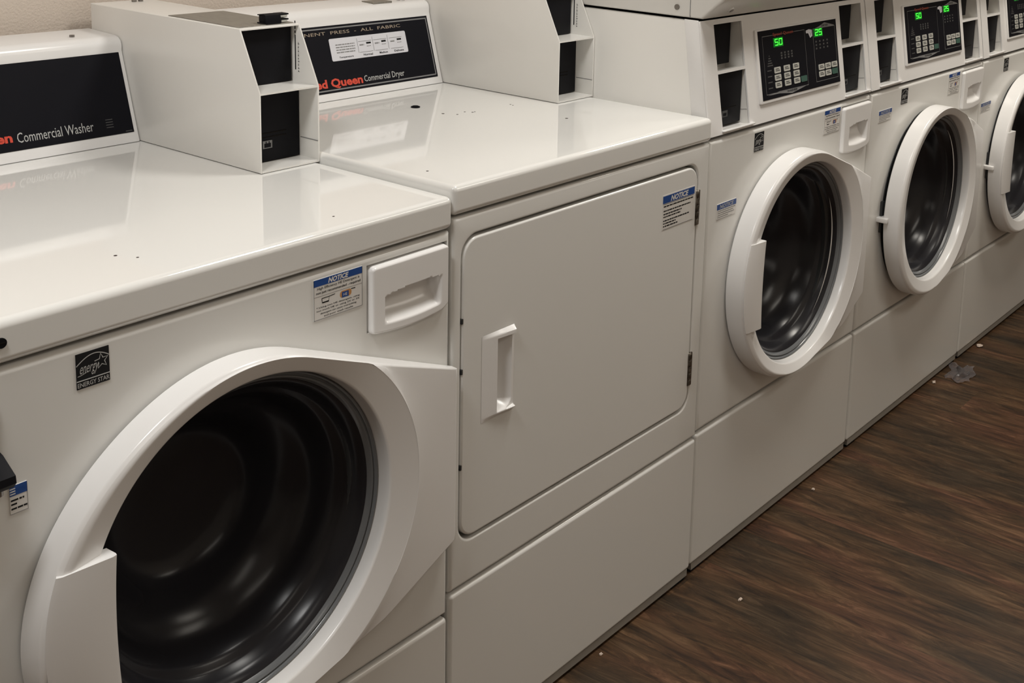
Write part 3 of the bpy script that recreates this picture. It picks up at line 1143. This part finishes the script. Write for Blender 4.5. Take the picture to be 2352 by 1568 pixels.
lb = notice_label(doorB, 0.5365, 0.6400, 0.769, 0.835, 'plain', 5)
for (z0, z1) in ((0.755, 0.823), (0.430, 0.4975)):
    q = MB()
    q.box(0.6455, 0.6585, -0.0025, 0.012, z0, z1, STEEL, 0.0008, 1)
    n = 5
    for i in range(n):
        a = z0 + (z1 - z0) * i / n
        q.lathe_z = None
        q.box(0.6468, 0.6535, -0.0050, -0.001, a + 0.001, a + (z1 - z0) / n - 0.001, STEEL, 0.0016, 2)
    q.build('hinge', doorB)
for z in (0.745, 0.665, 0.51):
    q = MB()
    q.box(0.0215, 0.0245, -0.0005, 0.01, z - 0.004, z + 0.004, RUBBER)
    q.build('door_bumper', B)
control_hood(B, 0.0, W_B - 0.1115, ZT_B, 'dryer')
coin_case(B, W_B, ZT_B)
fl = Frame((0, 0, ZT_B), (1, 0, 0), (0, 1, 0))
q = MB()
q.disc(fl, 0.357, 0.4500, 0.0085, 0, 0.002, BLACKP, 20)
q.disc(fl, 0.357, 0.4500, 0.0055, 0.0018, 0.0032, BLACKP, 20)
tag(q.build('hole_plug', B), 'small black plug in the lid')
for (px, py, r_) in ((0.3536, 0.3743, 0.0017), (0.367, 0.3508, 0.0012), (0.3939, 0.3581, 0.0011), (0.4015, 0.3454, 0.0014), (0.408, 0.346, 0.0009),
                     (0.5083, 0.3473, 0.0011), (0.505, 0.338, 0.001), (0.4863, 0.1885, 0.0018), (0.0374, 0.0895, 0.0012)):
    q = MB()
    q.disc(fl, px, py, r_ * 1.7, 0, 0.0003, CHIP, 7)
    q.build('paint_chip', B)


# ------------------------------------------------------------------ stacked washer-dryers
SEG = {'0': 'abcdef', '1': 'bc', '2': 'abged', '3': 'abgcd', '4': 'fgbc', '5': 'afgcd', '6': 'afgedc', '7': 'abc', '8': 'abcdefg', '9': 'abcdfg'}


def digits(q, fr, s, u, v, w, h, d, m):
    t = h * 0.13
    for k, ch in enumerate(s):
        x = u + k * w * 1.28
        for sg in SEG[ch]:
            if sg in 'agd':
                vv = {'a': v + h - t, 'g': v + h / 2 - t / 2, 'd': v}[sg]
                q.fbox(fr, x + t * 0.5, x + w - t * 0.5, vv, vv + t, d, d + 0.0002, m)
            else:
                uu = x if sg in 'ef' else x + w - t
                vv = v + h / 2 if sg in 'bf' else v
                q.fbox(fr, uu, uu + t, vv + t * 0.4, vv + h / 2 - t * 0.2, d, d + 0.0002, m)


def stacked_unit(x0, W, label, angle, handle, labels, d2, rim):
    S = thing('stacked_washer_dryer', label, 'washer dryer stack', (x0, 0.0035, 0), 'laundry machines standing in a row')
    zs, zc = 0.3107, 0.9124
    kx = W / 0.710
    cx, cz = 0.3525 * kx, 0.590
    q = MB()
    open_cabinet(q, W, 0.045, 0.72, 0.02, 1.136, CABIN)
    q.build('cabinet', S)
    q = MB()
    plate_with_round_hole(q, 0.002, W - 0.002, zs + 0.003, zc - 0.004, cx, cz, 0.225, 0.0, 0.046, ENAMEL, 0.008)
    pan = q.build('front_panel', S, sharp=50)
    cut_box(pan, W - 0.150 * kx - 0.003, W - 0.0055, -0.05, 0.08, 0.794, 0.900)
    bottom_parts(S, W, zs)
    washer_opening(S, cx, cz)
    make_door(S, W, cx, cz, handle, angle, 0.004, 0.004 if angle else 0.0, True, rim, 0.006)
    if angle > 0:
        q = MB()
        q.box(cx - 0.285, cx - 0.255, -0.028, 0.004, cz - 0.014, cz - 0.002, PLASTIC, 0.002, 2)
        q.box(cx - 0.268, cx - 0.252, -0.006, 0.004, cz - 0.045, cz + 0.035, RUBBER, 0.002, 2)
        tag(q.build('door_latch', S), 'white catch in the dark gap')
    dispenser(S, W - 0.150 * kx, W - 0.006, 0.790, 0.8975, W - 0.119 * kx, W - 0.026, 0.8060, 0.8520)
    energy_label(S, 0.2385 * W, 0.290 * W, 0.8605, 0.8990)
    for (style, a, b_, v0, v1, word) in labels:
        notice_label(S, a * W, b_ * W, v0, v1, style, int(a * 1000) + 3, word)
    # ---- console: sloping face with two pairs of coin openings and the key panel
    T = math.atan(0.165)
    zb, zt = 0.9165, 1.1385
    fr = Frame((0, 0.0, 0.915), (1, 0, 0), (0, math.sin(T), math.cos(T)))
    cs = math.cos(T)
    V = lambda z: (z - 0.915) / cs
    holes = [(0.068 * W, 0.212 * W, V(0.9235), V(1.0315)), (0.068 * W, 0.212 * W, V(1.0375), V(1.1265)),
             (0.8120 * W, 0.968 * W, V(0.9235), V(1.0315)), (0.8120 * W, 0.968 * W, V(1.0375), V(1.1265))]
    us = sorted({0.0015, W - 0.0015, *[h[0] for h in holes], *[h[1] for h in holes]})
    vv = sorted({V(zb), V(zt - 0.002), *[h[2] for h in holes], *[h[3] for h in holes]})
    q = MB()
    t = bmesh.new()
    D = 0.004

    def solid(i, j):
        if i < 0 or j < 0 or i >= len(us) - 1 or j >= len(vv) - 1:
            return False
        a, b_ = (us[i] + us[i + 1]) / 2, (vv[j] + vv[j + 1]) / 2
        return not any(h[0] < a < h[1] and h[2] < b_ < h[3] for h in holes)
    cache = {}

    def vert(i, j, k):
        key = (i, j, k)
        if key not in cache:
            cache[key] = t.verts.new(fr.p(us[i], vv[j], 0.0 if k else -D))
        return cache[key]
    for i in range(len(us) - 1):
        for j in range(len(vv) - 1):
            if not solid(i, j):
                continue
            t.faces.new([vert(i, j, 1), vert(i + 1, j, 1), vert(i + 1, j + 1, 1), vert(i, j + 1, 1)])
            t.faces.new([vert(i, j, 0), vert(i, j + 1, 0), vert(i + 1, j + 1, 0), vert(i + 1, j, 0)])
            if not solid(i - 1, j):
                t.faces.new([vert(i, j, 0), vert(i, j, 1), vert(i, j + 1, 1), vert(i, j + 1, 0)])
            if not solid(i + 1, j):
                t.faces.new([vert(i + 1, j, 1), vert(i + 1, j, 0), vert(i + 1, j + 1, 0), vert(i + 1, j + 1, 1)])
            if not solid(i, j - 1):
                t.faces.new([vert(i, j, 0), vert(i + 1, j, 0), vert(i + 1, j, 1), vert(i, j, 1)])
            if not solid(i, j + 1):
                t.faces.new([vert(i, j + 1, 1), vert(i + 1, j + 1, 1), vert(i + 1, j + 1, 0), vert(i, j + 1, 0)])
    # round the outside vertical edges of the sheet
    es = [e_ for e_ in t.edges if all(v_.co.x < 0.002 for v_ in e_.verts) or all(v_.co.x > W - 0.002 for v_ in e_.verts)]
    es = [e_ for e_ in es if abs(e_.verts[0].co.z - e_.verts[1].co.z) > 0.004 and min((fr.n.dot(v_.co - fr.o)) for v_ in e_.verts) > -0.001]
    bmesh.ops.bevel(t, geom=es, offset=0.0036, segments=3, profile=0.5, affect='EDGES', clamp_overlap=True)
    q.merge(t, PLASTIC)
    # side flanges and lips
    for a, b_ in ((0.0015, 0.0045), (W - 0.0045, W - 0.0015)):
        q.prism_x([(0.004 + 0.001, zb), (0.0405, zt - 0.001), (0.072, zt - 0.001), (0.041, zb)], a, b_, PLASTIC, 0.0008, 2)
    q.box(0.006, W - 0.006, 0.004, 0.05, zb, zb + 0.004, PLASTIC)
    for h in (holes[0], holes[2]):
        q.fbox(fr, h[0] - 0.003, h[1] + 0.012, h[2] - 0.0035, h[2] + 0.0005, -0.004, 0.006, PLASTIC, 0.0016, 2)
    console = q.build('control_console', S, sharp=40)
    # pockets behind the openings with their black coin hardware
    for k, h in enumerate(holes):
        lower = k % 2 == 0
        dep = 0.056 if lower else 0.046
        q = MB()
        e_ = 0.002
        q.fbox(fr, h[0] - e_, h[0], h[2] - e_, h[3] + e_, -dep, -0.0035, CABIN)
        q.fbox(fr, h[1], h[1] + e_, h[2] - e_, h[3] + e_, -dep, -0.0035, CABIN)
        q.fbox(fr, h[0], h[1], h[2] - e_, h[2], -dep, -0.0035, CABIN)
        q.fbox(fr, h[0], h[1], h[3], h[3] + e_, -dep, -0.0035, CABIN)
        q.fbox(fr, h[0], h[1], h[2], h[3], -dep - e_, -dep, CABIN)
        if lower:
            q.fbox(fr, h[1] - 0.0004, h[1], h[2] + 0.028, h[2] + 0.029, -dep, -0.005, INKG)
        q.build('coin_pocket', console)
        q = MB()
        za, zb_ = 0.915 + h[2] * cs, 0.915 + h[3] * cs
        if lower:
            yq = 0.0245
            q.box(h[0] + 0.0005, h[1] - 0.002, yq, yq + 0.03, za + 0.0015, zb_ - 0.001, BLACKP, 0.0012, 2)
            fq = Frame((0, yq, 0))
            uu, vz = h[0] + 0.030, za + 0.018
            q.fbox(fq, uu, uu + 0.020, vz, vz + 0.0125, 0, 0.0006, INKDG)
            q.fbox(fq, uu + 0.004, uu + 0.016, vz + 0.002, vz + 0.008, 0.0006, 0.0009, BLACKP)
            q.fbox(fq, h[0] + 0.006, h[1] - 0.02, vz + 0.017, vz + 0.0182, 0, 0.0004, DARKGAP)
            q.build('coin_drawer', console)
        else:
            q.box(h[0] + 0.0005, h[1] - 0.006, 0.0545, 0.068, za + 0.003, zb_ - 0.001, BLACKP, 0.0012, 2)
            q.build('coin_slide_plate', console)
    # ---- key panel
    q = MB()
    a, b_ = 0.2706 * W, 0.773 * W
    q.fpoly(fr, rrect(a, b_, V(0.953), V(1.104), 0.004, 4), -0.001, 0.0045, PLASTIC, 0.002, 2)
    q.build('key_panel_bezel', console)
    q = MB()
    a2, b2, lo, hi = a + 0.0085, b_ - 0.0035, V(0.9600), V(1.1000)
    d = 0.0052
    q.fbox(fr, a2, b2, lo, hi, 0.003, d, BLACK)
    w, h = b2 - a2, hi - lo
    U = lambda s_: a2 + s_ * w
    Q = lambda s_: lo + s_ * h
    e = d + 0.0002
    f = e + 0.0002
    # outlines of the two halves
    for (l, r, bt, tp) in ((0.045, 0.565, 0.075, 0.915), (0.675, 0.975, 0.085, 0.90)):
        q.stroke(fr, [(U(l), Q(bt)), (U(r), Q(bt)), (U(r), Q(tp)), (U(l), Q(tp))], 0.0012, e, INKG, closed=True)
    # the two pointed banners
    q.fpoly(fr, [(U(0.06), Q(0.060)), (U(0.20), Q(0.055)), (U(0.35), Q(0.015)), (U(0.50), Q(0.06)), (U(0.56), Q(0.080)), (U(0.2), Q(0.085))], d, e, INKG)
    q.fpoly(fr, [(U(0.68), Q(0.895)), (U(0.76), Q(0.925)), (U(0.84), Q(0.975)), (U(0.965), Q(0.915)), (U(0.975), Q(0.90))], d, e, INKG)
    q.text(fr, 'WASHER', U(0.29), Q(0.04), U(0.42), Q(0.072), f, INKK, bold=0.02)
    q.text(fr, 'DRYER', U(0.795), Q(0.915), U(0.885), Q(0.945), f, INKK, bold=0.02)
    q.fbox(fr, U(0.17), U(0.43), Q(0.885), Q(0.945), d, e, BLACK)
    q.text(fr, 'Speed Queen', U(0.17), Q(0.885), U(0.42), Q(0.945), f, INKDR, bold=0.02)
    # pictograms in dim grey
    rnd = random.Random(int(x0 * 10))
    for (l, r, bt, tp, m_) in ((0.25, 0.42, 0.545, 0.66, INKDG), (0.70, 0.90, 0.58, 0.74, INKDG)):
        for i in range(4):
            for j in range(3):
                uu = l + (r - l) * i / 4
                vq = bt + (tp - bt) * j / 3
                q.fbox(fr, U(uu), U(uu + 0.018), Q(vq), Q(vq + 0.026), d, e, m_)
    for j in range(5):
        q.fbox(fr, U(0.105 - 0.006 * (4 - j)), U(0.115 + 0.008 * (4 - j)), Q(0.475 + 0.035 * j), Q(0.49 + 0.035 * j), d, e, INKDG)
    for j in range(4):
        q.fbox(fr, U(0.075), U(0.125), Q(0.15 + 0.085 * j), Q(0.165 + 0.085 * j), d, e, INKDG)
    # small peeling sticker between the halves
    q.fpoly(fr, [(U(0.585), Q(0.895)), (U(0.625), Q(0.91)), (U(0.665), Q(0.895)), (U(0.665), Q(0.80)), (U(0.635), Q(0.775)), (U(0.615), Q(0.85)), (U(0.585), Q(0.855))], d, e, LABEL)
    q.stroke(fr, [(U(0.632), Q(0.86)), (U(0.64), Q(0.81)), (U(0.655), Q(0.86))], 0.0008, f, INKK)
    q.build('key_panel', console)
    # keys
    kw, kh = 0.075, 0.088

    def key(u, v, m_, name, legend):
        q_ = MB()
        q_.fpoly(fr, rrect(U(u), U(u + kw), Q(v), Q(v + kh), 0.0022, 3), d, d + 0.0012, m_)
        if legend:
            for r_ in range(2):
                q_.fbox(fr, U(u + 0.012), U(u + kw - 0.012 - 0.012 * r_), Q(v + 0.03 + 0.024 * r_), Q(v + 0.043 + 0.024 * r_), d + 0.0012, d + 0.0014, INKDG)
        q_.build(name, console)
    for i in range(3):
        for j in range(3):
            key(0.155 + 0.115 * i, 0.14 + 0.108 * j, KEY, 'key', True)
    key(0.475, 0.14, KEYG, 'start_key', False)
    for i in range(3):
        for j in range(2):
            if i == 2 and j == 0:
                key(0.715 + 0.09 * i, 0.145 + 0.108 * j, KEYG, 'start_key', False)
            else:
                key(0.715 + 0.09 * i, 0.145 + 0.108 * j, KEY, 'key', True)
    for (u, v, tx) in ((0.19, 0.755, d2[0]), (0.705, 0.79, d2[1])):
        q = MB()
        q.fbox(fr, U(u - 0.018), U(u + 0.10), Q(v - 0.02), Q(v + 0.115), d, e, GREENBG)
        digits(q, fr, tx, U(u), Q(v), 0.0135 * kx, 0.014, e, GREEN)
        tag(q.build('display', console), 'glowing green digits')
    # ---- upper dryer, its front tapering back at the foot
    q = MB()
    zu = 1.1408
    q.prism_x([(0.72, zu), (0.034, zu), (0.030, zu + 0.003), (-0.012, zu + 0.037), (-0.016, zu + 0.043), (-0.018, 1.93), (-0.014, 1.935), (0.72, 1.935)], 0.0015, W - 0.0015, CABIN, 0.006, 3)
    up = q.build('upper_dryer', S, sharp=35)
    q = MB()
    q.box(0.0008, 0.0022, 0.0585, 0.0598, zu + 0.002, 1.9, INKG)
    q.build('side_seam', up)
    a0 = Vector((0, 0.030, zu + 0.003))
    a1 = Vector((0, -0.012, zu + 0.037))
    fu = Frame(a0, (1, 0, 0), a1 - a0)
    for u in (0.075, W - 0.075):
        q = MB()
        q.disc(fu, u, 0.020, 0.0075, -0.001, 0.003, PLASTIC, 20)
        q.disc(fu, u, 0.020, 0.0045, 0.002, 0.0042, SCREW, 14)
        q.build('screw', up)
    fs = Frame((0.0015, 0, 0), (0, -1, 0), (0, 0, 1))
    q = MB()
    q.disc(fs, -0.0893, 1.1590, 0.0055, -0.001, 0.0022, SCREW, 14)
    q.build('screw', up)
    return S


L_C = [('wide', 0.0525, 0.153, 0.746, 0.7775, 'NOTICE'), ('soap', 0.666, 0.774, 0.848, 0.902, 'NOTICE')]
L_D = [('wide', 0.066, 0.166, 0.832, 0.861, 'NOTICE'), ('soap', 0.654, 0.760, 0.845, 0.901, 'NOTICE')]
L_E = [('wide', 0.015, 0.12, 0.757, 0.7845, 'NOTICE'), ('soap', 0.654, 0.760, 0.845, 0.901, 'NOTICE')]
stacked_unit(0.6925, 0.7085, 'white stacked washer and dryer next to the plain dryer, its round door shut', 0.0, True, L_C, ('50', '25'), (0.2480, -0.0235, 0.004, 0.037))
stacked_unit(1.4025, 0.739, 'middle white stacked washer and dryer, round door ajar and without a grip', R(0.65), False, L_D, ('50', '25'), (0.2520, -0.0235, -0.0045, 0.016))
stacked_unit(2.1425, 0.739, 'farthest white stacked washer and dryer, cut off by the right edge of the photo', R(0.25), True, L_E, ('50', '25'), (0.2520, -0.0235, -0.0045, 0.016))

# ------------------------------------------------------------------ small loose things
clip = thing('binder_clip', 'small black clip lying on the grey plate on top of the near coin case', 'clip', (-0.033, 0.3535, ZT_A + 0.2161))
q = MB()
q.prism_x([(-0.011, 0.0), (-0.0115, 0.004), (-0.009, 0.0135), (-0.004, 0.0155), (0.011, 0.014), (0.012, 0.0125), (-0.003, 0.0125), (-0.0075, 0.011), (-0.009, 0.003), (-0.008, 0.002), (0.012, 0.0018), (0.012, 0.0)], -0.022, 0.006, BLACKP, 0.0005, 1)
q.box(-0.0215, 0.0055, -0.0085, 0.009, 0.0015, 0.0135, BLACKP, 0.002, 2)
q.build('clip_body', clip)
for k, (za, zb_) in enumerate(((0.0085, 0.0125), (0.0005, 0.006))):
    q = MB()
    q.box(-0.006, 0.020, -0.008, 0.008, za, zb_, KEY, 0.0015, 2)
    q.box(0.004, 0.022, -0.0085, 0.0085, za + 0.0038, za + 0.0062, BLACKP, 0.001, 2)
    q.build('clip_jaw', clip)

# crumpled clear wrapper on the floor against the far stack
q = MB()
rnd = random.Random(5)
nu, nv = 22, 14


def crumple(u, v):
    a, c = u / 0.12, v / 0.07
    wob = 0.16 * math.sin(7 * a + 2) + 0.1 * math.sin(13 * a)
    vv = v + 0.012 * wob + 0.006 * math.sin(9 * a)
    uu = u + 0.014 * math.sin(8 * c + 1)
    ed = max(0, min(a, 1 - a, c, 1 - c))
    h = 0.0006 + 0.040 * ed ** 0.7 * abs(math.sin(8 * a + 5 * c) * math.sin(3 * a - 7 * c + 1)) + 0.003 * rnd.random()
    return (uu, vv, h)


q.grid(Frame((0, 0, 0), (1, 0, 0), (0, 1, 0)), 0, 0.12, 0, 0.07, nu, nv, crumple, FILM)
wr = q.build('plastic_wrapper', None, loc=(2.0, -0.095, 0.0), sharp=25)
wr.rotation_euler = (0, 0, R(14))
tag(wr, 'crumpled clear plastic wrapper on the floor beside the middle stacked unit', 'wrapper')

SCRAP = mat('pale_scrap', (0.55, 0.45, 0.38), rough=0.8)
for (x, y, s, lab) in ((0.6865, -0.1245, 0.0055, 'pale crumb on the floor just in front of the plain dryer'),
                       (1.1704, -0.0297, 0.005, 'tiny tan crumb on the floor near the first stacked unit'),
                       (0.3814, -0.012, 0.0045, 'tiny pale crumb on the floor by the foot of the plain dryer'),
                       (1.9387, -0.010, 0.008, 'grey fluff on the floor along the foot of the middle stacked unit'),
                       (2.2916, -0.012, 0.012, 'grey fluff on the floor at the foot of the farthest stacked unit')):
    q = MB()
    t = bmesh.new()
    bmesh.ops.create_icosphere(t, subdivisions=2, radius=s)
    for v in t.verts:
        k = 0.6 + 0.6 * rnd.random()
        v.co = Vector((v.co.x * k, v.co.y * k * 0.8, max(0, v.co.z * k * 0.5 + s * 0.3)))
    q.merge(t, SCRAP)
    o = q.build('lint' if 'fluff' in lab else 'crumb', None, loc=(x, y, 0.0))
    tag(o, lab, 'floor debris', 'specks of debris on the floor')

# ------------------------------------------------------------------ ceiling lamps and added fill panels (behind and above the view)
LENS = mat('light_diffuser', (0.9, 0.88, 0.84), rough=0.5, emit=((1.0, 0.9, 0.775), 1.5))
for (x, y, _, _), lab in zip(LAMPS, ('round ceiling lamp above the near washer', 'round ceiling lamp above the plain dryer', 'round ceiling lamp above the stacked units')):
    F_ = thing('ceiling_light', lab, 'ceiling light', (x, y, CEIL), 'ceiling lamps over the aisle')
    q = MB()
    q.rings([[(r * 1.5 * math.cos(2 * math.pi * i / 40), r * 1.5 * math.sin(2 * math.pi * i / 40), z) for i in range(40)] for r, z in ((0.16, 0.0), (0.165, -0.01), (0.165, -0.05), (0.155, -0.055), (0.15, -0.05))], CEILM)
    q.build('housing', F_)
    q = MB()
    q.rings([[(r * 1.5 * math.cos(2 * math.pi * i / 40), r * 1.5 * math.sin(2 * math.pi * i / 40), z) for i in range(40)] for r, z in ((0.152, -0.045), (0.150, -0.07), (0.14, -0.09), (0.115, -0.108), (0.08, -0.118), (0.01, -0.122))], LENS, cap=True)
    q.build('diffuser', F_)

for (x, y, _, _), lab in zip(FILL_PANELS, ('added flat fill-light panel over the aisle by the near washer', 'added flat fill-light panel over the aisle by the stacked units')):
    F_ = thing('fill_panel', lab, 'ceiling light', (x, y, CEIL), 'ceiling lamps over the aisle')  # body for the added fill light
    q = MB()
    q.box(-0.61, 0.61, -0.31, 0.31, -0.020, 0.0, CEILM, 0.003, 2)
    q.build('frame', F_)
    q = MB()
    q.box(-0.58, 0.58, -0.28, 0.28, -0.026, -0.019, LENS, 0.001, 1)
    q.build('diffuser', F_)
